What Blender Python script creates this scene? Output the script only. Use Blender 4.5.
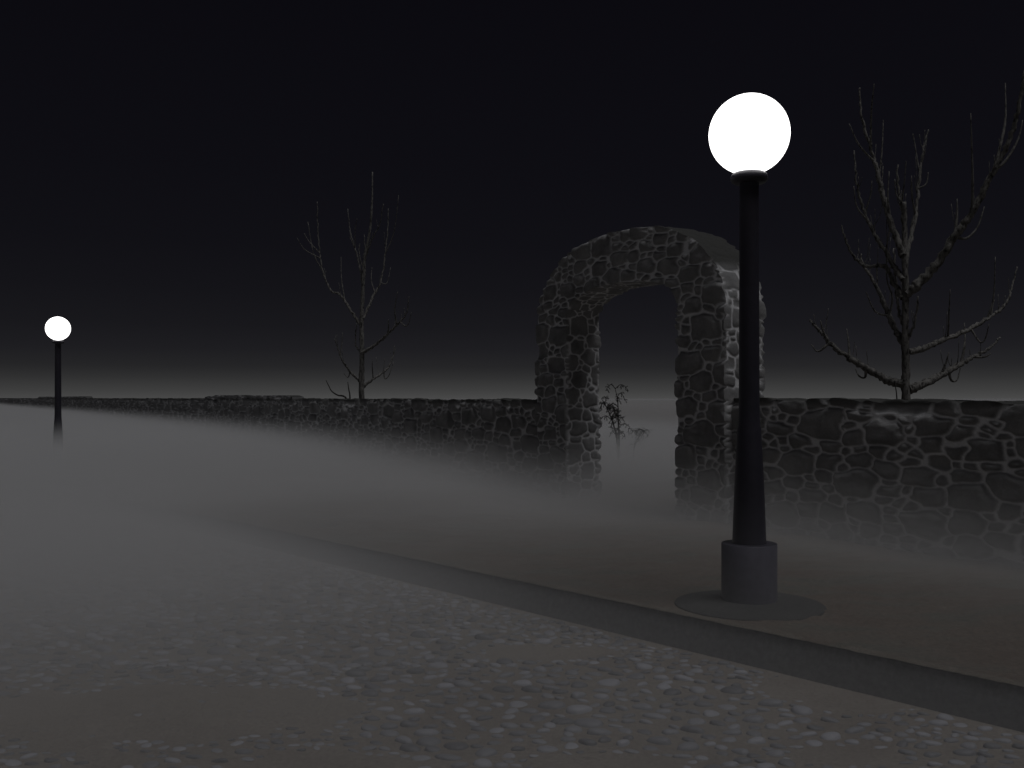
import bpy, bmesh, math, random
import numpy as np
from mathutils import Vector

for o in list(bpy.data.objects):
    bpy.data.objects.remove(o, do_unlink=True)
SC = bpy.context.scene
COL = SC.collection
EYE = 1.6                      # eye height above the earth verge
ROAD_Z = -0.25                 # the cobbled road lies a step lower
F = 1000.0                     # focal length in pixels of the 1024 px wide frame
K = F / 768.0

# ------------------------------------------------------------------ camera
cam = bpy.data.cameras.new('camera')
cam.lens = 36.0 * F / 1024.0
cam.sensor_width = 36.0
cam.shift_y = 14.0 / 1024.0
cam.clip_start = 0.05
cam.clip_end = 6000.0
cam_o = bpy.data.objects.new('camera', cam)
cam_o.location = (0, 0, EYE)
cam_o.rotation_euler = (math.radians(90), 0, 0)
COL.objects.link(cam_o)
SC.camera = cam_o

# ------------------------------------------------------------------ light
MOON_ELEV = math.radians(70)
MOON_DIR = Vector((0.75 * math.cos(MOON_ELEV), -0.66 * math.cos(MOON_ELEV), math.sin(MOON_ELEV))).normalized()
MOON_STRENGTH = 0.84

world = bpy.data.worlds.new('World')
SC.world = world
world.use_nodes = True
wn, wl = world.node_tree.nodes, world.node_tree.links
wn.clear()
w_out = wn.new('ShaderNodeOutputWorld')
w_add = wn.new('ShaderNodeAddShader')
w_bg1 = wn.new('ShaderNodeBackground')
w_bg2 = wn.new('ShaderNodeBackground')
w_sky = wn.new('ShaderNodeTexSky')
w_sky.sky_type = 'NISHITA'
w_sky.sun_disc = False
w_sky.sun_elevation = MOON_ELEV
w_sky.sun_rotation = math.atan2(MOON_DIR.x, MOON_DIR.y)
w_bg1.inputs['Strength'].default_value = 0.00012
w_tc = wn.new('ShaderNodeTexCoord')
w_sep = wn.new('ShaderNodeSeparateXYZ')
w_ramp = wn.new('ShaderNodeValToRGB')
stops = [(0.0, (.064, .064, .064)), (.003, (.056, .056, .056)), (.008, (.046, .046, .046)), (.02, (.0280, .0280, .0288)), (.030, (.0180, .0179, .0194)), (.048, (.0120, .0117, .0141)),
         (.07, (.0088, .0085, .0107)), (.105, (.0065, .0062, .0083)), (.15, (.0050, .0047, .0067)), (.22, (.0041, .0038, .0057)),
         (.40, (.0030, .0027, .0043)), (1.0, (.0027, .0025, .0040))]
cr = w_ramp.color_ramp
while len(cr.elements) < len(stops):
    cr.elements.new(0.5)
for e, (p, c) in zip(cr.elements, stops):
    e.position = p
    e.color = (*c, 1)
wl.new(w_tc.outputs['Generated'], w_sep.inputs[0])
wl.new(w_sep.outputs['Z'], w_ramp.inputs['Fac'])
wl.new(w_ramp.outputs['Color'], w_bg2.inputs['Color'])
wl.new(w_sky.outputs['Color'], w_bg1.inputs['Color'])
wl.new(w_bg1.outputs[0], w_add.inputs[0])
wl.new(w_bg2.outputs[0], w_add.inputs[1])
wl.new(w_add.outputs[0], w_out.inputs['Surface'])

moon = bpy.data.lights.new('moon', 'SUN')
moon.energy = MOON_STRENGTH
moon.angle = math.radians(25)            # veiled moon: very soft shadows
moon.color = (0.97, 0.97, 1.0)
moon_o = bpy.data.objects.new('moon', moon)
moon_o.rotation_euler = MOON_DIR.to_track_quat('Z', 'Y').to_euler()
moon_o.location = MOON_DIR * 60
COL.objects.link(moon_o)

SC.view_settings.view_transform = 'Standard'
SC.view_settings.look = 'None'
SC.view_settings.exposure = 0.0
SC.view_settings.gamma = 1.0
SC.render.engine = 'CYCLES'
SC.cycles.use_denoising = True
SC.cycles.volume_bounces = 2
SC.cycles.max_bounces = 6
SC.cycles.volume_step_rate = 1.0
SC.cycles.volume_max_steps = 1024
SC.cycles.use_adaptive_sampling = False

# ------------------------------------------------------------------ noise in numpy
def _hash(ix, iy, iz, seed):
    n = (ix.astype(np.int64) * 374761393 + iy.astype(np.int64) * 668265263 + iz.astype(np.int64) * 2147483647 + seed * 974711) & 0xffffffff
    n = ((n ^ (n >> 13)) * 1274126177) & 0xffffffff
    n = ((n ^ (n >> 16)) * 2246822519) & 0xffffffff
    n = n ^ (n >> 15)
    return (n & 0xffffff) / float(0xffffff) * 2 - 1

def vnoise(x, y, z=0.0, seed=0):
    x, y = np.asarray(x, float), np.asarray(y, float)
    z = np.zeros_like(x) + z
    fx, fy, fz = np.floor(x), np.floor(y), np.floor(z)
    tx, ty, tz = x - fx, y - fy, z - fz
    tx, ty, tz = [t * t * t * (t * (t * 6 - 15) + 10) for t in (tx, ty, tz)]
    r = 0
    for a in (0, 1):
        for b in (0, 1):
            for c in (0, 1):
                w = (tx if a else 1 - tx) * (ty if b else 1 - ty) * (tz if c else 1 - tz)
                r = r + w * _hash(fx + a, fy + b, fz + c, seed)
    return r

def fbm(x, y, z=0.0, seed=0, octv=3, gain=.5):
    r, a = 0, 1.0
    for k in range(octv):
        r = r + a * vnoise(np.asarray(x) * 2 ** k, np.asarray(y) * 2 ** k, np.asarray(z) * 2 ** k, seed + 17 * k)
        a *= gain
    return r

def sstep(a, b, x):
    t = np.clip((x - a) / (b - a), 0, 1)
    return t * t * (3 - 2 * t)

# ------------------------------------------------------------------ mesh helpers
class Surf:
    """collects grids and loose faces, then links them as one mesh object"""
    def __init__(self):
        self.v, self.f, self.m, self.mi, self.w, self.n = [], [], [], [], [], 0
    def grid(self, P, mort=None, flip=False, mat=0, weather=None):
        nu, nv = P.shape[:2]
        idx = np.arange(nu * nv).reshape(nu, nv) + self.n
        q = np.stack([idx[:-1, :-1], idx[1:, :-1], idx[1:, 1:], idx[:-1, 1:]], -1).reshape(-1, 4)
        if flip:
            q = q[:, ::-1]
        self.v.append(P.reshape(-1, 3))
        self.m.append((np.zeros(nu * nv) if mort is None else mort.reshape(-1)))
        self.w.append((np.zeros(nu * nv) if weather is None else (np.zeros((nu, nv)) + weather).reshape(-1)))
        self.f.append(q)
        self.mi.append(np.full(len(q), mat))
        self.n += nu * nv
    def tube(self, pts, rad, sides=7, seed=0, cap=True, rough=.0):
        pts = [Vector(p) for p in pts]
        n = len(pts)
        up = Vector((.31, .87, .12)).normalized()
        rows = []
        rng = random.Random(seed)
        for i, p in enumerate(pts):
            t = (pts[min(i + 1, n - 1)] - pts[max(i - 1, 0)])
            t = t.normalized() if t.length > 1e-9 else Vector((0, 0, 1))
            a = t.cross(up)
            if a.length < 1e-3:
                a = t.cross(Vector((1, 0, 0)))
            a.normalize()
            b = t.cross(a)
            row = []
            for k in range(sides):
                th = 2 * math.pi * k / sides
                r = rad[i] * (1 + rough * rng.uniform(-1, 1))
                row.append(tuple(p + (a * math.cos(th) + b * math.sin(th)) * r))
            row.append(row[0])
            rows.append(row)
        if cap:
            rows.append([tuple(pts[-1])] * (sides + 1))
        self.grid(np.array(rows), flip=True)
    def lathe(self, prof, c, seg=48, mat=0):
        th = np.linspace(0, 2 * math.pi, seg + 1)
        P = np.array([[(c[0] + r * math.cos(t), c[1] + r * math.sin(t), c[2] + z) for t in th] for r, z in prof])
        self.grid(P, flip=True, mat=mat)
    def build(self, name, mats, parent=None, smooth=True, weld=0.0):
        v = np.concatenate(self.v).astype(np.float32)
        f = np.concatenate(self.f).astype(np.int32)
        me = bpy.data.meshes.new(name)
        me.vertices.add(len(v))
        me.vertices.foreach_set('co', v.ravel())
        me.loops.add(f.size)
        me.loops.foreach_set('vertex_index', f.ravel())
        me.polygons.add(len(f))
        me.polygons.foreach_set('loop_start', np.arange(0, f.size, 4, dtype=np.int32))
        me.polygons.foreach_set('material_index', np.concatenate(self.mi).astype(np.int32))
        me.polygons.foreach_set('use_smooth', np.full(len(f), smooth))
        at = me.attributes.new('mortar', 'FLOAT', 'POINT')
        at.data.foreach_set('value', np.concatenate(self.m).astype(np.float32))
        at = me.attributes.new('weather', 'FLOAT', 'POINT')
        at.data.foreach_set('value', np.concatenate(self.w).astype(np.float32))
        me.update(calc_edges=True)
        me.validate()
        if weld:
            bm = bmesh.new()
            bm.from_mesh(me)
            bmesh.ops.remove_doubles(bm, verts=bm.verts, dist=weld)
            bm.to_mesh(me)
            bm.free()
        for m in (mats if isinstance(mats, (list, tuple)) else [mats]):
            me.materials.append(m)
        o = bpy.data.objects.new(name, me)
        COL.objects.link(o)
        if parent is not None:
            o.parent = parent
            o.matrix_parent_inverse = parent.matrix_world.inverted()
        return o

def empty(name, loc, label, cat, group=None):
    o = bpy.data.objects.new(name, None)
    o.empty_display_size = .3
    o.location = loc
    COL.objects.link(o)
    bpy.context.view_layer.update()
    tag(o, label, cat, group)
    return o

def tag(o, label=None, cat=None, group=None, kind=None):
    if label: o['label'] = label
    if cat: o['category'] = cat
    if group: o['group'] = group
    if kind: o['kind'] = kind
    return o

# ------------------------------------------------------------------ materials
def mat_base(name, rough=.9, spec=.25):
    m = bpy.data.materials.new(name)
    m.use_nodes = True
    n, l = m.node_tree.nodes, m.node_tree.links
    b = n['Principled BSDF']
    b.inputs['Roughness'].default_value = rough
    b.inputs['Specular IOR Level'].default_value = spec
    return m, n, l, b

def noise_node(n, l, scale, detail=5, rough=.6, stretch=None):
    tc = n.new('ShaderNodeTexCoord')
    t = n.new('ShaderNodeTexNoise')
    t.inputs['Scale'].default_value = scale
    t.inputs['Detail'].default_value = detail
    t.inputs['Roughness'].default_value = rough
    if stretch:
        mp = n.new('ShaderNodeMapping')
        mp.inputs['Scale'].default_value = stretch
        l.new(tc.outputs['Object'], mp.inputs['Vector'])
        l.new(mp.outputs[0], t.inputs['Vector'])
    else:
        l.new(tc.outputs['Object'], t.inputs['Vector'])
    return t

def ramp(n, l, src, stops):
    r = n.new('ShaderNodeValToRGB')
    while len(r.color_ramp.elements) < len(stops):
        r.color_ramp.elements.new(.5)
    for e, (p, c) in zip(r.color_ramp.elements, stops):
        e.position = p
        e.color = (*c, 1)
    l.new(src, r.inputs['Fac'])
    return r

def bump(n, l, b, src, strength, dist):
    bp = n.new('ShaderNodeBump')
    bp.inputs['Strength'].default_value = strength
    bp.inputs['Distance'].default_value = dist
    l.new(src, bp.inputs['Height'])
    l.new(bp.outputs[0], b.inputs['Normal'])
    return bp

def mat_stonework():
    m, n, l, b = mat_base('rubble_stone', .85, .2)
    t1 = noise_node(n, l, 3.0, 4)
    t2 = noise_node(n, l, 60.0, 6, .65)
    stone = ramp(n, l, t1.outputs['Fac'], [(.3, (.17, .169, .169)), (.5, (.25, .248, .248)), (.72, (.33, .325, .32))])
    mort = ramp(n, l, t1.outputs['Fac'], [(.3, (.70, .70, .71)), (.7, (.82, .82, .83))])
    at = n.new('ShaderNodeAttribute')
    at.attribute_name = 'mortar'
    mx = n.new('ShaderNodeMix')
    mx.data_type = 'RGBA'
    l.new(at.outputs['Fac'], mx.inputs['Factor'])
    l.new(stone.outputs[0], mx.inputs['A'])
    l.new(mort.outputs[0], mx.inputs['B'])
    g = ramp(n, l, t2.outputs['Fac'], [(.3, (.82, .82, .82)), (.7, (1.1, 1.1, 1.1))])
    mu = n.new('ShaderNodeMix')
    mu.data_type = 'RGBA'
    mu.blend_type = 'MULTIPLY'
    mu.inputs['Factor'].default_value = 1
    l.new(mx.outputs['Result'], mu.inputs['A'])
    l.new(g.outputs[0], mu.inputs['B'])
    # shade painted into the colour: tops and crest edges darkened to cancel the moonlight
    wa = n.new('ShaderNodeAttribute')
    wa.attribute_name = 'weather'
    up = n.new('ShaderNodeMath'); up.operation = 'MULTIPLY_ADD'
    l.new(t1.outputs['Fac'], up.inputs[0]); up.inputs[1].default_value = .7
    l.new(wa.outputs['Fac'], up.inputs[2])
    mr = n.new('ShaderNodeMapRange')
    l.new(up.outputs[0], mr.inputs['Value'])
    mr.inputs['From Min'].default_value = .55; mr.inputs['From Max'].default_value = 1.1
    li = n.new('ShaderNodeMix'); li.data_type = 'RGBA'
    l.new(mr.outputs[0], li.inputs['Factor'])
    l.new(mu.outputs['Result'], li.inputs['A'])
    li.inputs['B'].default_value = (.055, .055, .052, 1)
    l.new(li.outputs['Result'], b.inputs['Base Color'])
    bump(n, l, b, t2.outputs['Fac'], .5, .012)
    return m

def mat_soil(name, cols, sc1, sc2, bstr=.5, stretch=None):
    m, n, l, b = mat_base(name, .95, .1)
    t1 = noise_node(n, l, sc1, 5, .6, stretch)
    t2 = noise_node(n, l, sc2, 6, .7)
    c = ramp(n, l, t1.outputs['Fac'], cols)
    g = ramp(n, l, t2.outputs['Fac'], [(.3, (.62, .62, .62)), (.7, (1.28, 1.28, 1.28))])
    mu = n.new('ShaderNodeMix')
    mu.data_type = 'RGBA'
    mu.blend_type = 'MULTIPLY'
    mu.inputs['Factor'].default_value = 1
    l.new(c.outputs[0], mu.inputs['A'])
    l.new(g.outputs[0], mu.inputs['B'])
    l.new(mu.outputs['Result'], b.inputs['Base Color'])
    bump(n, l, b, t2.outputs['Fac'], bstr, .02)
    return m

M_STONE = mat_stonework()
M_ROAD = mat_soil('road_dirt', [(.3, (.150, .128, .108)), (.55, (.185, .163, .140)), (.75, (.165, .150, .132))], .9, 45)
M_VERGE = mat_soil('verge_earth', [(.30, (.104, .080, .064)), (.5, (.118, .098, .080)), (.62, (.100, .096, .080)), (.8, (.124, .111, .089))], .9, 30, 1.0, (1.2, 2.6, 1))
M_LIP = mat_soil('gravelly_earth', [(.3, (.10, .087, .070)), (.7, (.135, .120, .100))], 4, 60)
M_KERB = mat_soil('kerb_stone', [(.3, (.128, .128, .130)), (.7, (.150, .150, .150))], .7, 25, .15)
M_GROUND = mat_soil('field_earth', [(.3, (.15, .145, .138)), (.7, (.19, .185, .176))], .3, 8)

def mat_cobble():
    m, n, l, b = mat_base('cobble', .6, .4)
    g = n.new('ShaderNodeNewGeometry')
    r = ramp(n, l, g.outputs['Random Per Island'], [(0, (.085, .085, .090)), (.5, (.155, .155, .167)), (1, (.25, .25, .272))])
    l.new(r.outputs[0], b.inputs['Base Color'])
    t = noise_node(n, l, 50, 5)
    bump(n, l, b, t.outputs['Fac'], .35, .01)
    return m
M_COBBLE = mat_cobble()

def mat_bark():
    m, n, l, b = mat_base('bark', .9, .1)
    t = noise_node(n, l, 26, 5, .7, (1, 1, .45))
    r = ramp(n, l, t.outputs['Fac'], [(.38, (.035, .033, .031)), (.48, (.15, .145, .136)), (.7, (.27, .26, .245))])
    l.new(r.outputs[0], b.inputs['Base Color'])
    bump(n, l, b, t.outputs['Fac'], .9, .03)
    return m
M_BARK = mat_bark()
def mat_dark_bark():
    m, n, l, b = mat_base('dark_bark', .9, .1)
    t = noise_node(n, l, 20, 4)
    r = ramp(n, l, t.outputs['Fac'], [(.35, (.025, .023, .021)), (.65, (.06, .056, .052))])
    l.new(r.outputs[0], b.inputs['Base Color'])
    return m
M_DARK_BARK = mat_dark_bark()

def mat_iron(name, c, rough, spec=.3):
    m, n, l, b = mat_base(name, rough, spec)
    t = noise_node(n, l, 18, 4)
    r = ramp(n, l, t.outputs['Fac'], [(.3, tuple(x * .85 for x in c)), (.7, tuple(x * 1.1 for x in c))])
    l.new(r.outputs[0], b.inputs['Base Color'])
    bump(n, l, b, t.outputs['Fac'], .08, .01)
    return m
M_IRON = mat_iron('black_iron', (.032, .030, .041), .42, .4)
M_PLINTH = mat_iron('dark_plinth', (.088, .085, .106), .6)
M_FOOT = mat_soil('dark_concrete', [(.3, (.046, .046, .045)), (.7, (.060, .059, .056))], 3, 40, .4)

def mat_globe():
    m, n, l, b = mat_base('lit_globe', .3, .5)
    b.inputs['Base Color'].default_value = (.9, .9, .9, 1)
    b.inputs['Emission Color'].default_value = (1, .985, .975, 1)
    b.inputs['Emission Strength'].default_value = 2.6
    return m
M_GLOBE = mat_globe()

# ------------------------------------------------------------------ plan of the place
# kerb: a line running away to the left; wall: another line, a little steeper
KO = np.array([2.855, 4.28 * K]); KD = np.array([-864 / F, 1.0]); KD = KD / np.linalg.norm(KD)
KN = np.array([-KD[1], KD[0]])                # points to the road (left / near)
WO = np.array([4.79, 7.19 * K]); WD = np.array([-602 / F, 1.0]); WD = WD / np.linalg.norm(WD)
WB = np.array([WD[1], -WD[0]])                # points behind the wall

def spaced(segs):
    out = [np.array([segs[0][0]])]
    for a, b, s in segs:
        k = max(1, int(round((b - a) / s)))
        out.append(np.linspace(a, b, k + 1)[1:])
    return np.concatenate(out)

# ------------------------------------------------------------------ ground, road, kerb, verge
g = Surf()
xs = np.linspace(-2500, 2500, 21)
P = np.zeros((21, 21, 3)); P[..., 0], P[..., 1] = np.meshgrid(xs, xs, indexing='ij'); P[..., 2] = -.5
g.grid(P, flip=False)
tag(g.build('ground', M_GROUND), kind='structure')

def dip(X, Y):
    """the whole street falls a little towards the far lamp"""
    a = (X - KO[0]) * KD[0] + (Y - KO[1]) * KD[1]
    return -.33 * sstep(9, 24, a)

def road_height(X, Y):
    b = sstep(.05, 1.0, (X - KO[0]) * KN[0] + (Y - KO[1]) * KN[1])
    h = ROAD_Z + dip(X, Y) + (.06 + .94 * b) * (.018 * fbm(X * .55, Y * .55, seed=5, octv=3) + .005 * fbm(X * 5, Y * 5, seed=8, octv=2))
    # a shallow worn rut across the road
    h = h - .03 * np.exp(-((Y - 7.22 - .03 * X) / .2) ** 2) * sstep(1.2, -.3, X)
    return h

g = Surf()
al = spaced([(-60, -8, 4), (-8, -2, .3), (-2, 11, .05), (11, 24, .25), (24, 80, 2), (80, 420, 20)])
bl = spaced([(.0, 6.2, .05), (6.2, 14, .5)])
A, Bb = np.meshgrid(al, bl, indexing='ij')
X = KO[0] + KD[0] * A + KN[0] * Bb; Y = KO[1] + KD[1] * A + KN[1] * Bb
g.grid(np.stack([X, Y, road_height(X, Y)], -1), flip=False)
# cobbles: half buried round stones, part of the road surface
rng = np.random.default_rng(11)
cells, placed = {}, []
def bare(x, y):
    v = 9.0
    for cx, cy, rx, ry in ((-2.05, 5.85, 1.0, .72), (.5, 5.12, .42, .15), (2.0, 6.25, .42, .36), (-3.6, 5.7, .7, .4), (-.9, 5.0, .5, .25), (.2, 7.3, .5, .2), (1.7, 5.2, .3, .16)):
        d = ((x - cx) / rx) ** 2 + ((y - cy) / ry) ** 2
        v = min(v, d)
    return v
tries = 0
while tries < 110000:
    tries += 1
    a, b_ = rng.uniform(-2.5, 12), rng.uniform(.12, 6.1)
    x, y = KO + KD * a + KN * b_
    if y < 3.4 or y > 15 or abs(x) > .58 * y + 1.2:
        continue
    dn = bare(x, y) + .55 * float(vnoise(x * 3, y * 3, seed=3))
    if dn < 1.0 and rng.random() > .004:
        continue
    dn = max(dn, .45)
    nz = float(fbm(x * .9, y * .9, seed=21, octv=2))
    if nz < -1.15:
        continue
    edge = max(.4, min(1, .55 + .45 * (dn - 1) / .7))
    r = rng.choice([.040, .050, .062, .076], p=[.25, .35, .28, .12]) * rng.uniform(.85, 1.15) * edge
    if b_ < .5:
        r *= .75
    key = (int(x / .2), int(y / .2))
    ok = True
    for i in (-1, 0, 1):
        for j in (-1, 0, 1):
            for px, py, pr in cells.get((key[0] + i, key[1] + j), ()):
                if (px - x) ** 2 + (py - y) ** 2 < ((pr + r) * .98) ** 2:
                    ok = False
    if ok:
        cells.setdefault(key, []).append((x, y, r))
        placed.append((x, y, r, edge))
for x, y, r, edge in placed:
    th0 = rng.normal(0, .32); asp = rng.uniform(.50, .82); hh = r * rng.uniform(.22, .42) * edge
    z0 = float(road_height(x, y))
    tiltx, tilty = rng.uniform(-.2, .2, 2)
    rows = []
    ph = rng.uniform(0, 6.28, 3)
    for k, (rr, zz) in enumerate(((1.06, -.5), (1.0, .15), (.86, .62), (.58, .9), (.25, 1.0), (0, 1.02))):
        th = np.linspace(0, 2 * np.pi, 13)
        lum = 1 + .08 * np.cos(2 * th + ph[0]) + .06 * np.cos(3 * th + ph[1])
        ex = r * rr * lum * np.cos(th); ey = r * rr * lum * asp * np.sin(th)
        px = x + ex * math.cos(th0) - ey * math.sin(th0); py = y + ex * math.sin(th0) + ey * math.cos(th0)
        rows.append(np.stack([px, py, z0 + hh * zz + (px - x) * tiltx + (py - y) * tilty], -1))
    g.grid(np.array(rows), flip=True, mat=1)
road = g.build('road', [M_ROAD, M_COBBLE], weld=.0004)
tag(road, kind='structure')

def kerb_edge(a):
    return .003 * vnoise(a * 30, a * 0, seed=33)

# kerb: smooth dark face, slightly battered, a rounded arris at the top
g = Surf()
prof = [(-.30, -.03), (.0, -.012), (.004, -.02), (.05, ROAD_Z - .03), (.05, -.6)]
al = spaced([(-60, -8, 6), (-8, 26, .5), (26, 420, 10)])
P = np.array([[(KO[0] + KD[0] * a + KN[0] * b, KO[1] + KD[1] * a + KN[1] * b, z - .33 * float(sstep(9, 24, a))) for b, z in prof] for a in al])
g.grid(P, flip=False)
tag(g.build('kerb', M_KERB), kind='structure')

def verge_height(X, Y):
    return dip(X, Y) + .022 * fbm(X * .6, Y * .6, seed=41, octv=3) + .013 * fbm(X * 4.5, Y * 9, seed=43, octv=3)
g = Surf()
al = spaced([(-60, -8, 4), (-8, -3, .3), (-3, 12, .022), (12, 26, .25), (26, 90, 3), (90, 420, 20)])
bl = -spaced([(.0, .3, .02), (.3, 3.2, .05), (3.2, 9, .2), (9, 40, 2), (40, 420, 20)])
A, Bb = np.meshgrid(al, bl, indexing='ij')
lip = kerb_edge(A)
Bq = Bb + lip * (Bb > -.3)
Bq = Bq + .012 * (Bb > -.001)
X = KO[0] + KD[0] * A + KN[0] * Bq; Y = KO[1] + KD[1] * A + KN[1] * Bq
fade = sstep(-.02, .5, -Bb)
Z = dip(X, Y) + (verge_height(X, Y) - dip(X, Y)) * fade + .008 - .015 * (Bb > -.001)
Z = Z + .003 * vnoise(A * 30, Bb * 30, seed=47) * np.exp(Bb / .09)
g.grid(np.stack([X, Y, Z], -1), flip=True)
ver = g.build('verge', [M_VERGE, M_LIP])
mi = np.zeros(len(ver.data.polygons), dtype=np.int32)
nvb = len(bl) - 1
qa, qb = np.meshgrid(al[:-1], bl[:-1], indexing='ij')
mi = (np.abs(qb) < .02 + .06 * vnoise(qa * 3.2, qb * 10, seed=50)).astype(np.int32).ravel()
ver.data.polygons.foreach_set('material_index', mi)
tag(ver, kind='structure')

# ------------------------------------------------------------------ rubble stone pattern (a height field in metres)
TW, TH, TR = 7.2, 4.5, .010
def stone_tile(seed):
    rng = np.random.default_rng(seed)
    S = []
    for (r0, r1, att) in ((.14, .175, 70), (.095, .13, 700), (.06, .085, 5000), (.03, .046, 18000)):
        for _ in range(att):
            r = rng.uniform(r0, r1); x = rng.uniform(0, TW); y = rng.uniform(-.1, TH + .1)
            if len(S):
                Q = S_arr[:len(S)]
                dx = np.abs(Q[:, 0] - x); dx = np.minimum(dx, TW - dx) / 1.2
                dy = np.abs(Q[:, 1] - y)
                if np.any((dx ** 3 + dy ** 3) ** (1 / 3) < (Q[:, 2] + r) * .93):
                    continue
            else:
                S_arr = np.zeros((6000, 4))
            S_arr[len(S)] = (x, y, r, rng.uniform(.85, 1.2))
            S.append(1)
    Q = S_arr[:len(S)]
    nx, ny = int(TW / TR), int(TH / TR)
    F1 = np.full((nx, ny), 9.0); F2 = np.full((nx, ny), 9.0); ID = np.zeros((nx, ny), int)
    gx = (np.arange(nx) + .5) * TR; gy = (np.arange(ny) + .5) * TR
    GX, GY = np.meshgrid(gx, gy, indexing='ij')
    wx = GX + .028 * fbm(GX / TW * 40, GY * 5.5, seed=seed + 1, octv=2)
    wy = GY + .028 * fbm(GX / TW * 40, GY * 5.5, seed=seed + 2, octv=2)
    for i, (x, y, r, asp) in enumerate(Q):
        R = int((r * 1.28 * 1.2 + .22) / TR)
        cx, cy = int(x / TR), int(y / TR)
        ix = np.arange(cx - R, cx + R + 1) % nx
        iy = np.arange(max(0, cy - R), min(ny, cy + R + 1))
        if len(iy) == 0:
            continue
        sl = np.ix_(ix, iy)
        dx = np.abs(wx[sl] - x); dx = np.minimum(dx, np.abs(TW - dx)) / 1.2
        dy = np.abs(wy[sl] - y)
        d = (dx ** 3.4 + dy ** 3.4) ** (1 / 3.4) - r
        f1, f2, idd = F1[sl], F2[sl], ID[sl]
        closer = d < f1
        f2 = np.where(closer, f1, np.minimum(f2, d))
        f1 = np.where(closer, d, f1)
        idd = np.where(closer, i, idd)
        F1[sl], F2[sl], ID[sl] = f1, f2, idd
    m = np.minimum((F2 - F1) * .5 - .009, .014 - F1)
    rs = rng.uniform(0, 1, len(Q))[ID]
    tilt = rng.uniform(-1, 1, (len(Q), 2)) * .09
    ddx = GX - Q[ID, 0]; ddx = ddx - TW * np.round(ddx / TW)
    ddy = GY - Q[ID, 1]
    dome = .6 * sstep(-.003, .018, m) + .4 * sstep(0, .055, m)
    H = dome * (.042 + .022 * rs + np.clip(ddx * tilt[ID, 0] + ddy * tilt[ID, 1], -.018, .018)) + .005 * dome * fbm(GX * 7, GY * 7, seed=seed + 5, octv=2)
    H = H + .004 * fbm(GX * 18, GY * 18, seed=seed + 6, octv=2)
    # a few stones have fallen out
    hole = (rng.uniform(0, 1, len(Q)) < .025)[ID]
    H = np.where(hole, -.035 * dome, H)
    mort = 1 - sstep(-.006, .004, m)
    return H, mort
TILE_H, TILE_M = stone_tile(7)

def sample(u, v):
    x = (np.mod(u, TW) / TR) - .5; y = np.clip(v / TR - .5, 0, TILE_H.shape[1] - 1.001)
    x0 = np.floor(x).astype(int); y0 = np.floor(y).astype(int)
    tx, ty = x - x0, y - y0
    nx = TILE_H.shape[0]
    def s(T):
        return ((1 - tx) * (1 - ty) * T[x0 % nx, y0] + tx * (1 - ty) * T[(x0 + 1) % nx, y0]
                + (1 - tx) * ty * T[x0 % nx, y0 + 1] + tx * ty * T[(x0 + 1) % nx, y0 + 1])
    return s(TILE_H), s(TILE_M)

def wall_pos(t, h, w):
    """t metres along the wall (away), h up, w behind its front plane"""
    return np.stack([WO[0] + WD[0] * t + WB[0] * w, WO[1] + WD[1] * t + WB[1] * w, h + 0 * t], -1)

def t_at_px(px, e):
    q = (px - 512) / F
    p = WO - WB * e
    return (p[0] - q * p[1]) / (q * WD[1] - WD[0])
WALL_T = .42
USTR = 1.7                    # stones are laid long side along the wall
def crest(t):
    return 1.558 + .012 * fbm(t * .5, t * 0, seed=61, octv=2) + .012 * vnoise(t * 3.1, t * 0, seed=62)

def wall_surf(ts, hs, off, top_fn=crest):
    """front, crest and back of a length of rubble wall, with its two ends closed"""
    s = Surf()
    T, Hn = np.meshgrid(ts, hs, indexing='ij')          # hs runs 0..1 with the base below ground
    top = top_fn(T)
    hh = -.12 + (top + .12) * Hn
    r, m = sample((-T + off) / USTR, hh + .15)
    k = sstep(0, .05, top - hh)
    lowf = .008 * fbm(T * .8, hh * .8, seed=65, octv=2)
    rt = r
    front = wall_pos(T, hh + (1 - k) * rt * .5, -(r + lowf))
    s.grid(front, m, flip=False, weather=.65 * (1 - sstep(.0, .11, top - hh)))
    ws = np.linspace(0, WALL_T, 16)
    T2, W2 = np.meshgrid(ts, ws, indexing='ij')
    r2, m2 = sample((-T2 + off) / USTR, W2 + 2.3)
    rf, mf = sample((-T2 + off) / USTR, top_fn(T2) + .15)
    kk = sstep(0, .05, W2)
    z = top_fn(T2) + ((kk * r2 + (1 - kk) * rf) * .5)
    lf = .008 * fbm(T2 * .8, top_fn(T2) * .8, seed=65, octv=2)
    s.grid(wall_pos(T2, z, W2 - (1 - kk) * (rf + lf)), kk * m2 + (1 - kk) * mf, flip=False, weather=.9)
    hb = np.linspace(1, 0, 14)
    T3, H3 = np.meshgrid(ts[::max(1, len(ts) // 200)], hb, indexing='ij')
    tp = top_fn(T3)
    s.grid(wall_pos(T3, -.12 + (tp + .12) * H3 + .02 * (H3 > .99), WALL_T + .01 + .02 * fbm(T3 * 3, H3 * 4, seed=67)), flip=False)
    for i in (0, -1):
        tt = np.full((2, 2), ts[i]); t0 = float(top_fn(np.array([ts[i]]))[0])
        hq, wq = np.meshgrid([-.12, t0], [0, WALL_T], indexing='ij')
        s.grid(wall_pos(tt, hq, wq), flip=(i == 0))
    return s

# arch footprint: front plane stands ARCH_E proud of the wall
ARCH_E, ARCH_T = .13, .61
tL0, tL1, tR0, tR1 = [t_at_px(p, ARCH_E) for p in (537.5, 567, 678, 727)]
tC = (tL1 + tR0) / 2
IN_HALF = (tL1 - tR0) / 2
OUT_L, OUT_R = tL0 - tC, tC - tR1

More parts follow.
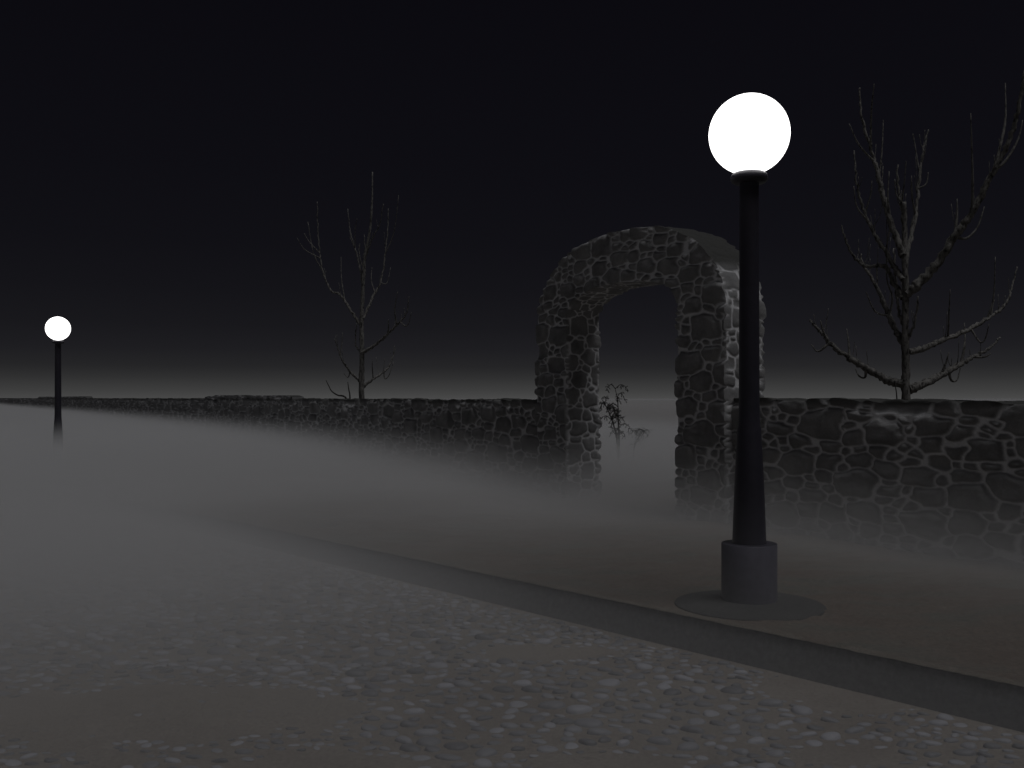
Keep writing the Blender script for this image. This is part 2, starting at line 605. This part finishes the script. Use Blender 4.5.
# right hand wall
ts = spaced([(-9, -2, .06), (-2, tR1 + .02, .011)])
w = wall_surf(ts, np.linspace(0, 1, 155), 2.1)
o = w.build('stone_wall', M_STONE)
tag(o, 'dark rubble stone wall with pale mortar joining the right pier of the archway', 'wall', 'rubble walls either side of the archway')
# left hand wall, long, with two stretches that keep an extra course on top
ts = spaced([(tL0 - .02, 14, .018), (14, 30, .05), (30, 70, .2), (70, 170, 1.0)])
w = wall_surf(ts, np.linspace(0, 1, 84), 5.3)
left_wall = w.build('stone_wall', M_STONE)
tag(left_wall, 'long dark rubble wall running from the left pier far into the fog', 'wall', 'rubble walls either side of the archway')
def course(t0, t1, hgt, seed):
    s = Surf()
    n = int((t1 - t0) / .12)
    ts = np.linspace(t0, t1, n)
    def top(t):
        e = sstep(t0 - .1, t0 + .5, t) * sstep(t1 + .1, t1 - .8, t)
        return 1.56 + hgt * (.55 + .45 * e) + .02 * vnoise(t * 1.6, t * 0, seed=seed)
    for (w0, w1) in ((.03, .37),):
        T, Hn = np.meshgrid(ts, np.linspace(0, 1, 10), indexing='ij')
        tp = top(T)
        hh = 1.55 + (tp - 1.55) * Hn
        r, m = sample(-T + 1.0, hh)
        s.grid(wall_pos(T, hh, w0 - r), m, flip=False)
        T, W = np.meshgrid(ts, np.linspace(w0, w1, 6), indexing='ij')
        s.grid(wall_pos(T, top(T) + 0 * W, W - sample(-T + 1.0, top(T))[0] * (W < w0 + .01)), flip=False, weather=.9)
        T, Hn = np.meshgrid(ts, np.linspace(1, 0, 4), indexing='ij')
        s.grid(wall_pos(T, 1.55 + (top(T) - 1.55) * Hn, w1 + 0 * T), flip=False)
        for i in (0, -1):
            hq, wq = np.meshgrid([1.55, float(top(np.array([ts[i]]))[0])], [w0, w1], indexing='ij')
            s.grid(wall_pos(np.full((2, 2), ts[i]), hq, wq), flip=(i == 0))
    c = s.build('coping', M_STONE, left_wall)
    return c
course(t_at_px(291, 0), t_at_px(204, 0), .12, 71)
course(t_at_px(86, 0), t_at_px(38, 0), .13, 72)

# ------------------------------------------------------------------ stone archway
IN_SPR, IN_RISE = 2.83, .44
OUT_SPR, OUT_RISE = 2.62, 1.40
def arch_pos(a, h, w):
    return wall_pos(tC - a, h, w - ARCH_E)
NP, NA = 250, 240
def arch_curves():
    hp = np.linspace(-.12, 1, NP)                      # pier, scaled below
    inner, outer = [], []
    for k in range(NP):
        f = k / (NP - 1)
        inner.append((-IN_HALF, -.12 + f * (IN_SPR + .12)))
        outer.append((-OUT_L, -.12 + f * (OUT_SPR + .12)))
    for k in range(1, NA):
        th = math.pi * (1 - k / NA)
        c, s = math.cos(th), math.sin(th)
        e = .82                                         # a slightly squared ellipse inside
        inner.append((IN_HALF * math.copysign(abs(c) ** e, c), IN_SPR + IN_RISE * abs(s) ** e))
        outer.append(((OUT_L if c < 0 else OUT_R) * math.copysign(abs(c) ** .86, c), OUT_SPR + OUT_RISE * abs(s) ** .86))
    for k in range(NP - 1, -1, -1):
        f = k / (NP - 1)
        inner.append((IN_HALF, -.12 + f * (IN_SPR + .12)))
        outer.append((OUT_R, -.12 + f * (OUT_SPR + .12)))
    return np.array(inner), np.array(outer)
INN, OUT = arch_curves()
def curve_normal(C, sign):
    d = np.gradient(C, axis=0)
    n = np.stack([-d[:, 1], d[:, 0]], -1)
    return sign * n / np.linalg.norm(n, axis=1, keepdims=True)
N_IN = curve_normal(INN, -1)        # into the opening
N_OUT = curve_normal(OUT, 1)
ARC_IN = np.concatenate([[0], np.cumsum(np.linalg.norm(np.diff(INN, axis=0), axis=1))])
ARC_OUT = np.concatenate([[0], np.cumsum(np.linalg.norm(np.diff(OUT, axis=0), axis=1))])
NV, NW = 84, 64
def big(a, h, w):
    return .008 * fbm(a * 2.2, h * 2.2, w * 2.2, seed=81, octv=2), .010 * fbm(a * 2.2, h * 2.2, w * 2.2, seed=82, octv=2)
def arch_part(i0, i1):
    s = Surf()
    I, O = INN[i0:i1], OUT[i0:i1]
    ni, no = N_IN[i0:i1], N_OUT[i0:i1]
    v = np.linspace(0, 1, NV)
    A = I[:, None, 0] * (1 - v) + O[:, None, 0] * v
    H = I[:, None, 1] * (1 - v) + O[:, None, 1] * v
    L = np.linalg.norm(O - I, axis=1)[:, None]
    ki = 1 - sstep(0, .05, v * L); ko = 1 - sstep(0, .05, (1 - v) * L)
    for side, w in ((-1, 0.0), (1, ARCH_T)):
        off = 3.3 if side < 0 else 0.4
        r, m = sample((A + off) / 1.5, H + .2)
        ba, bh = big(A, H, w + 0 * A)
        a2 = A + .1 * r * (ki * ni[:, None, 0] + ko * no[:, None, 0]) + ba
        h2 = H + .1 * r * (ki * ni[:, None, 1] + ko * no[:, None, 1]) + bh
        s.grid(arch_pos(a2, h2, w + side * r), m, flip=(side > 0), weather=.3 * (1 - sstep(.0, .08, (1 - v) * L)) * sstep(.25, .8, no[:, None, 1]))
    wv = np.linspace(0, ARCH_T, NW)
    kf = (1 - sstep(0, .05, wv))[None, :]; kb = (1 - sstep(0, .05, ARCH_T - wv))[None, :]
    for C, N, arc, uo, vo, fl in ((I, ni, ARC_IN[i0:i1], 1.7, 1.2, True), (O, no, ARC_OUT[i0:i1], 4.9, .3, False)):
        a = C[:, None, 0] + 0 * wv; h = C[:, None, 1] + 0 * wv
        # the pattern's long axis follows the bed joints (depth)
        r, m = sample(wv[None, :] + uo + 0 * a, np.mod(arc[:, None] + vo, 4.3) + 0 * a)
        rf, mf = sample((a + 3.3) / 1.5, h + .2); rb, mb = sample((a + .4) / 1.5, h + .2)
        r = r * .28
        rr = r * (1 - kf) * (1 - kb) + .1 * kf * rf + .1 * kb * rb
        mm = m * (1 - kf) * (1 - kb) + kf * mf + kb * mb
        ba, bh = big(a, h, wv[None, :] + 0 * a)
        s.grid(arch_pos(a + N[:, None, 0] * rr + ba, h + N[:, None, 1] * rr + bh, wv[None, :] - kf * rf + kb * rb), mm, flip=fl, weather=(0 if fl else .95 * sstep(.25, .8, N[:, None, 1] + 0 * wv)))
    return s
base = wall_pos(np.array([tC]), 0, np.array([ARCH_T / 2 - ARCH_E]))[0]
arch = empty('stone_archway', tuple(base), 'tall rounded rubble stone archway standing open between two lengths of wall', 'archway')
n_tot = len(INN)
arch_part(0, NP).build('pier', M_STONE, arch)
arch_part(NP - 1, n_tot - NP + 1).build('arch_ring', M_STONE, arch)
arch_part(n_tot - NP, n_tot).build('pier', M_STONE, arch)

# ------------------------------------------------------------------ street lamps
def lamp(loc, label, ped_h, ped_r, post_prof, collar_z, globe_c, globe_r):
    r = empty('street_lamp', loc, label, 'street lamp', 'globe street lamps along the road')
    s = Surf()
    s.lathe([(.567, -.06), (.567, .014), (.56, .020), (.40, .034), (ped_r + .01, .055), (.0, .055)], loc, 64)
    s.build('footing', M_FOOT, r)
    s = Surf()
    s.lathe([(ped_r, .03), (ped_r, ped_h - .004), (ped_r - .003, ped_h)], loc, 64)
    s.lathe([(ped_r - .003, ped_h), (.0, ped_h)], loc, 64, mat=1)
    s.build('pedestal', [M_PLINTH, M_IRON], r)
    s = Surf()
    s.lathe(post_prof, loc, 40)
    s.build('post', M_IRON, r)
    s = Surf()
    p = post_prof[-1][0]
    s.lathe([(p * .9, collar_z - .085)] + [(.105 + .037 * math.cos(q), collar_z - .043 + .042 * math.sin(q)) for q in np.linspace(-1.5, 1.45, 16)] + [(.0, collar_z)], loc, 56)
    s.build('collar', M_IRON, r)
    s = Surf()
    ph = np.linspace(-math.pi / 2, math.pi / 2, 33)
    s.lathe([(max(0.0, globe_r * math.cos(a)), globe_c + globe_r * math.sin(a)) for a in ph], loc, 64)
    s.build('lamp_globe', M_GLOBE, r)
    return r
YL = 5.9 * K
POST = [(.132, .40), (.132, .488), (.128, .51), (.112, .93), (.090, 1.36), (.082, 1.40), (.0785, 1.56), (.076, 2.2), (.072, 3.27)]
lamp(((749.2 - 512) / F * YL, YL, .0), 'tall black lamp post with a large white glowing globe beside the kerb', .486, .210, POST,
     3.332, EYE + (398 - 134.4) / F * YL, .306)
YF = 18.9 * K
lamp(((58 - 512) / F * YF, YF, -.33), 'distant dark lamp post with a small white globe, its foot lost in fog', .486, .210, POST,
     3.345, EYE + .33 + (398 - 328.5) / F * YF, .290)

# ------------------------------------------------------------------ bare trees
def smooth(pts, k=4):
    P = [pts[0] + (pts[0] - pts[1])] + pts + [pts[-1] + (pts[-1] - pts[-2])]
    out = []
    for i in range(1, len(P) - 2):
        for j in range(k):
            t = j / k
            a, b, c, d = P[i - 1], P[i], P[i + 1], P[i + 2]
            out.append(.5 * ((2 * b) + (c - a) * t + (2 * a - 5 * b + 4 * c - d) * t * t + (3 * b - 3 * c + d - a) * t ** 3))
    out.append(pts[-1])
    return out

def make_tree(name, label, group, Y0, conv, trunk, trunk_w, limbs, seed, min_r=.006, extra=2, cat='tree'):
    """limbs are laid out in metres on the tree's own plane, then swing towards or away from it"""
    rng = random.Random(seed)
    def plane(p):
        px, py = conv(p)
        return Vector(((px - 512) / F * Y0, 0, EYE + (398 - py) / F * Y0))
    tp = [plane(p) for p in trunk]
    x0 = tp[0].x
    foot = Vector((x0 + .02, 0, -.05))
    full = [foot] + tp
    root = empty(name, (x0, Y0, 0), label, cat, group)
    pts = smooth([Vector((p.x + rng.uniform(-.008, .008) * (i > 1), rng.uniform(-.03, .03) * (i > 1), p.z)) for i, p in enumerate(full)], 6)
    n = len(pts)
    rad = []
    for i, p in enumerate(pts):
        f = max(0, min(1, (p.z) / (tp[-1].z)))
        fl = .5 * math.exp(-p.z / .18) if p.z > -.1 else .5
        rad.append((trunk_w[0] * (1 - f) + trunk_w[1] * f) * (1 + fl))
    OFF = Vector((0, Y0, 0))
    def swing(p, dy):
        # the same limb, leaning towards or away from the road by dy
        k = (Y0 + dy) / Y0
        return Vector((p.x * k, dy, EYE + (p.z - EYE) * k))
    s = Surf()
    s.tube([p + OFF for p in pts], rad, 10, seed, rough=.16)
    s.build('trunk', M_BARK, root)
    for li, (main, w0, w1, twigs) in enumerate(limbs):
        s = Surf()
        mp = [plane(p) for p in main]
        # attach to the trunk at its height
        near = min(pts, key=lambda q: (q - mp[0]).length)
        slope = rng.choice([-1, 1]) * rng.uniform(.25, .75)
        L = 0
        w3 = []
        for i, p in enumerate(mp):
            if i: L += abs(p.x - mp[i - 1].x) + .25 * abs(p.z - mp[i - 1].z)
            w3.append(swing(p, near.y + slope * L + rng.uniform(-.015, .015)))
        ctr = smooth(w3, 9)
        m = len(ctr)
        wob = [p + Vector((rng.uniform(-1, 1), rng.uniform(-1, 1), rng.uniform(-1, 1))) * .011 for p in ctr]
        rr = [(1.18 if Y0 < 20 else .82) * max(min_r, w0 + (w1 - w0) * (i / (m - 1)) ** .8) for i in range(m)]
        s.tube([p + OFF for p in wob], rr, 7, seed + li, rough=.24)
        def twig(line, r0, r1):
            tpz = [plane(p) for p in line]
            base_p = min(ctr, key=lambda q: (swing(tpz[0], q.y) - q).length)
            sl = rng.uniform(-.5, .5)
            L, w3 = 0, [base_p.copy()]
            for i in range(1, len(tpz)):
                L += (tpz[i] - tpz[i - 1]).length
                w3.append(swing(tpz[i], base_p.y + sl * L))
            c = smooth(w3, 5)
            k = len(c)
            s.tube([p + OFF for p in c], [max(min_r * .8, r0 + (r1 - r0) * i / (k - 1)) for i in range(k)], 6, rng.randint(0, 9999), rough=.12)
            return c
        for tw in twigs:
            twig(tw, max(min_r * 1.7, w0 * .36), min_r * .9)
        for _ in range(extra):
            i = rng.randint(m // 4, int(m * .8))
            p = wob[i]
            h = rng.uniform(.15, .50) * (1.15 - .6 * i / m) * (1 if w0 > .03 else .6)
            lean = Vector((rng.uniform(-.4, .4), rng.uniform(-.5, .5), 0)) * h
            q = [p, p + lean * .5 + Vector((0, 0, h * .35)), p + lean * .8 + Vector((0, 0, h))]
            c = smooth(q, 4)
            s.tube([x + OFF for x in c], [max(min_r * .7, min_r * 1.3 * (1 - j / len(c))) for j in range(len(c))], 5, rng.randint(0, 999), rough=.1)
        s.build('limb', M_BARK, root)
    return root

convR = lambda p: (784 + p[0] / 2.196, 70 + p[1] / 2.196)
Rt = [(268, 725), (268, 660), (267, 600), (266, 540), (264, 470), (264, 400), (265, 340), (264, 290)]
Rl = [
    ([(265, 690), (225, 680), (180, 655), (140, 630), (105, 605), (85, 580), (65, 560), (56, 548)], .055, .010,
     [[(180, 655), (178, 675), (165, 672), (156, 655)], [(145, 630), (142, 600), (138, 568)], [(95, 595), (85, 570), (80, 550)], [(95, 605), (75, 618), (60, 603)]]),
    ([(268, 702), (300, 692), (340, 672), (385, 648), (415, 630), (445, 615), (474, 588)], .06, .010,
     [[(345, 668), (355, 645), (362, 620)], [(360, 662), (368, 682), (380, 680), (387, 655)], [(390, 645), (397, 600), (396, 555)], [(415, 632), (440, 630), (455, 622)]]),
    ([(270, 620), (310, 610), (360, 590), (410, 568), (455, 540), (485, 515), (500, 480), (512, 432)], .042, .008,
     [[(360, 590), (362, 540), (365, 482)], [(445, 546), (460, 500), (464, 410)], [(410, 568), (430, 597), (442, 590), (450, 558)], [(455, 540), (458, 520), (462, 505)]]),
    ([(268, 492), (300, 465), (340, 420), (375, 365), (410, 320), (440, 260), (470, 205), (500, 140), (518, 70), (530, 0)], .062, .016,
     [[(412, 315), (414, 230), (410, 95)], [(372, 365), (380, 320), (380, 283)], [(375, 365), (400, 370), (425, 345), (440, 300)],
      [(458, 225), (485, 120), (486, 28)], [(462, 222), (490, 195), (515, 150), (524, 110)]]),
    ([(265, 605), (240, 560), (215, 500), (195, 460), (175, 430), (169, 403)], .042, .008,
     [[(228, 545), (200, 530), (180, 487)], [(232, 540), (238, 500), (226, 460), (225, 400)]]),
    ([(262, 500), (242, 470), (222, 432), (180, 430), (150, 405), (135, 375), (127, 340)], .036, .008,
     [[(205, 428), (204, 450), (206, 470)]]),
    ([(262, 410), (240, 350), (215, 270), (205, 225), (190, 170), (170, 100), (166, 40)], .045, .008,
     [[(198, 200), (165, 165), (143, 118)], [(190, 168), (192, 90), (198, 30)], [(208, 240), (215, 180), (218, 110)], [(232, 330), (228, 280), (231, 222)]]),
    ([(262, 460), (235, 420), (200, 360), (175, 310), (160, 250), (155, 178)], .036, .008,
     [[(185, 330), (160, 300), (153, 255)], [(180, 318), (190, 275), (193, 243)], [(225, 400), (230, 360), (236, 330)]]),
    ([(265, 420), (285, 335), (295, 260), (305, 180), (317, 130)], .034, .008,
     [[(297, 262), (312, 250), (317, 225)], [(298, 235), (290, 180), (283, 140)], [(288, 320), (280, 270), (280, 232)]]),
    ([(264, 345), (258, 300), (250, 260), (250, 210)], .026, .008, [[(258, 300), (264, 250), (268, 200)], [(256, 290), (246, 270), (243, 240)]]),
    ([(266, 600), (285, 560), (296, 498)], .018, .008, []),
    ([(262, 560), (250, 520), (246, 470), (240, 390)], .022, .008, []),
]
make_tree('bare_tree', 'leafless grey tree rising behind the wall at the far right of the lamp post', 'leafless trees behind the wall', 10.3 * K, convR, Rt, (.072, .030), Rl, 5, .0064, 6)

convL = lambda p: (290 + p[0] / 3.073, 160 + p[1] / 3.073)
Lt = [(220, 730), (221, 660), (221, 600), (220, 500), (225, 400), (229, 300), (245, 220), (253, 130), (253, 36)]
Ll = [
    ([(217, 682), (185, 650), (160, 615), (148, 580), (136, 548)], .05, .010, [[(152, 598), (160, 560), (161, 530)], [(185, 650), (178, 668), (165, 655)]]),
    ([(222, 698), (260, 670), (295, 645), (315, 610), (321, 570)], .055, .010, [[(288, 650), (292, 672), (305, 660), (318, 620)], [(253, 673), (253, 640), (253, 613)]]),
    ([(222, 592), (260, 570), (300, 535), (335, 500), (358, 470), (366, 420)], .065, .010, [[(325, 508), (322, 460), (331, 403)], [(337, 498), (355, 510), (365, 500), (373, 468)], [(300, 535), (303, 510), (303, 490)]]),
    ([(216, 505), (185, 460), (155, 415), (125, 400), (100, 340), (90, 270), (85, 190), (84, 128)], .050, .010,
     [[(100, 340), (72, 285), (55, 190)], [(80, 300), (45, 275), (22, 240)], [(168, 432), (158, 360), (157, 298)], [(75, 290), (58, 250), (44, 225)]]),
    ([(226, 488), (255, 420), (280, 370), (292, 290), (300, 220), (302, 148)], .046, .010, [[(278, 378), (298, 378), (309, 330)], [(292, 290), (320, 220), (334, 108)], [(262, 410), (250, 370), (252, 330)]]),
    ([(225, 410), (215, 330), (200, 270), (185, 220), (178, 150)], .034, .010, [[(200, 270), (200, 215), (206, 180)], [(205, 285), (190, 250), (182, 235)]]),
    ([(227, 375), (232, 320), (228, 228)], .024, .010, []),
    ([(232, 300), (250, 245), (275, 200), (287, 135)], .028, .010, []),
    ([(221, 595), (203, 570), (202, 540), (206, 500)], .030, .012, []),
    ([(228, 340), (214, 300), (213, 260)], .020, .010, []),
]
make_tree('bare_tree', 'faint slender leafless tree behind the left wall, between the far lamp and the arch', 'leafless trees behind the wall', 19.6 * K, convL, Lt, (.092, .014), Ll, 9, .0074, 4)

# small bare shrubs that show over the wall or through the arch
def shrub(name, label, cat, base, stems, seed, droop, r0, leaf=False, ntw=9):
    rng = random.Random(seed)
    root = empty(name, base, label, cat)
    B = Vector(base)
    for st in stems:
        s = Surf()
        c = smooth([B + Vector(p) for p in st], 6)
        k = len(c)
        s.tube(c, [r0 * (1 - .75 * i / k) for i in range(k)], 6, seed, rough=.1)
        for _ in range(ntw):
            i = rng.randint(int(k * .3), k - 1)
            p = c[i]
            L = rng.uniform(.18, .42) * droop[1]
            an = rng.uniform(0, 6.28)
            d = Vector((math.cos(an), math.sin(an), 0))
            q = smooth([p, p + d * L * .45 + Vector((0, 0, L * .35)), p + d * L * .85 + Vector((0, 0, L * .2)), p + d * L * 1.15 + Vector((0, 0, -L * .35 * droop[0]))], 4)
            s.tube(q, [r0 * .42 * (1 - .6 * j / len(q)) for j in range(len(q))], 5, seed, rough=.1)
            for j in range(3, len(q)):
                e = q[j] + Vector((rng.uniform(-.09, .09), rng.uniform(-.09, .09), rng.uniform(-.12, .04)))
                s.tube([q[j], (q[j] + e) * .5 + Vector((0, 0, .015)), e], [r0 * .26, r0 * .24, r0 * .42], 5, seed)
        s.build('stem', M_DARK_BARK, root)
    return root
YS = 19.0 * K
shrub('sapling', 'little bare sapling with drooping twigs seen through the arch', 'sapling', ((619 - 512) / F * YS, YS, 0),
      [[(0, 0, -.05), (0, 0, .6), (-.02, .03, 1.1), (-.03, 0, 1.5), (-.09, .02, 1.83)],
       [(-.02, 0, -.05), (-.06, -.02, .6), (-.18, -.06, 1.05), (-.33, -.10, 1.4), (-.44, -.1, 1.58)]], 4, (.55, .75), .026, ntw=12)
shrub('low_shrub', 'tiny bare shrub half sunk in the fog beyond the arch', 'shrub', ((636 - 512) / F * YS, YS + .6, 0),
      [[(0, 0, -.05), (.03, 0, .4), (.10, .03, .72)], [(0, 0, -.05), (.05, .02, .4), (.22, -.02, .74), (.30, 0, .72)]], 6, (.8, .5), .015, ntw=6)
YB = 19.0 * K
kx = YB / F
shrub('bare_shrub', 'stubby dark bare shoots showing just above the wall left of the slender tree', 'shrub', ((344 - 512) * kx, YB, 0),
      [[(.05, 0, -.05), (.06, 0, .8), (.06, 0, 1.5), (0, 0, 1.64), (-.16, .03, 1.67), (-.31, .03, 1.77), (-.38, .02, 1.90), (-.45, .02, 2.04)],
       [(.1, 0, -.05), (.12, .03, .9), (.14, .04, 1.6), (.115, .03, 1.8), (.09, .02, 2.0)]], 8, (.1, .30), .034, ntw=0)
YB2 = 9.6 * K
kx = YB2 / F
shrub('bare_shoot', 'thin dark shoot sticking up by the trunk of the right hand tree', 'shoot', ((897 - 512) * kx, YB2, 0),
      [[(0, 0, -.05), (.01, 0, .8), (0, 0, 1.55), (-.025, 0, 1.78)]], 3, (.1, .12), .016, ntw=0)

# ------------------------------------------------------------------ ground fog
def mat_fog():
    m = bpy.data.materials.new('ground_fog')
    m.use_nodes = True
    n, l = m.node_tree.nodes, m.node_tree.links
    n.clear()
    out = n.new('ShaderNodeOutputMaterial')
    pv = n.new('ShaderNodeVolumePrincipled')
    pv.inputs['Color'].default_value = (.87, .87, .87, 1)
    pv.inputs['Anisotropy'].default_value = 0.0
    geo = n.new('ShaderNodeNewGeometry')
    sep = n.new('ShaderNodeSeparateXYZ')
    l.new(geo.outputs['Position'], sep.inputs[0])
    def mr(src, a, b, c, d, smooth=True):
        k = n.new('ShaderNodeMapRange')
        k.interpolation_type = 'SMOOTHSTEP' if smooth else 'LINEAR'
        k.inputs['From Min'].default_value = a
        k.inputs['From Max'].default_value = b
        k.inputs['To Min'].default_value = c
        k.inputs['To Max'].default_value = d
        l.new(src, k.inputs['Value'])
        return k.outputs[0]
    def mth(op, a, b):
        k = n.new('ShaderNodeMath')
        k.operation = op
        for i, v in enumerate((a, b)):
            if isinstance(v, (int, float)): k.inputs[i].default_value = v
            else: l.new(v, k.inputs[i])
        return k.outputs[0]
    # thins upward and is gone below eye level
    hh = mr(sep.outputs['Z'], -.25, FOG_TOP, 1, 0, False)
    vert = mth('POWER', hh, FOG_POW)
    # the bank thickens along the road, away from the near lamp
    s = mth('ADD', mth('MULTIPLY', sep.outputs['X'], -.62), mth('MULTIPLY', sep.outputs['Y'], .784))
    bank = mr(s, FOG_S0, FOG_S1, FOG_MIN, 1.0)
    ln = n.new('ShaderNodeVectorMath')
    ln.operation = 'LENGTH'
    l.new(geo.outputs['Position'], ln.inputs[0])
    # thinner along the kerb, and thinning out over the open field behind the wall
    def plane_dist(o, d):
        return mth('ADD', mth('MULTIPLY', mth('SUBTRACT', sep.outputs['X'], float(o[0])), float(d[0])),
                   mth('MULTIPLY', mth('SUBTRACT', sep.outputs['Y'], float(o[1])), float(d[1])))
    kb = mth('ABSOLUTE', plane_dist(KO, KN), 0.0)
    along = plane_dist(KO, KD)
    bank = mth('MULTIPLY', bank, mth('MAXIMUM', mr(kb, 0, 3.0, .6, 1.0), mr(along, 4, 12, 0, 1)))
    bank = mth('MAXIMUM', bank, mr(plane_dist(WO, WB), -3.4, -.2, 0, .75))
    bank = mth('MULTIPLY', bank, mr(s, 13, 24, 1.0, 2.4))
    bank = mth('MULTIPLY', bank, mr(plane_dist(WO, WB), 4, 22, 1.0, .02))
    far = mr(ln.outputs['Value'], 50, 600, 1, .3)
    bank = mth('MULTIPLY', bank, far)
    l.new(mth('MULTIPLY', mth('MULTIPLY', vert, bank), FOG_D), pv.inputs['Density'])
    l.new(pv.outputs[0], out.inputs['Volume'])
    m.cycles.volume_step_rate = FOG_STEP / (.1 * (2 * FOG_R * 2 + 2.2) / 3)
    return m
FOG_TOP, FOG_POW, FOG_D, FOG_S0, FOG_S1, FOG_MIN, FOG_STEP, FOG_R = 1.25, 2.6, 1.15, 4.3, 11.5, .22, .4, 1500.0
bm = bmesh.new()
bmesh.ops.create_cube(bm, size=1)
for v in bm.verts:
    v.co = Vector((v.co.x * 2 * FOG_R, v.co.y * 2 * FOG_R, -1.0 if v.co.z < 0 else FOG_TOP + .05))
me = bpy.data.meshes.new('haze')
bm.to_mesh(me)
bm.free()
me.materials.append(mat_fog())
fog = bpy.data.objects.new('haze', me)
COL.objects.link(fog)
tag(fog, 'low grey ground fog lying over the road and against the wall', 'fog', kind='stuff')
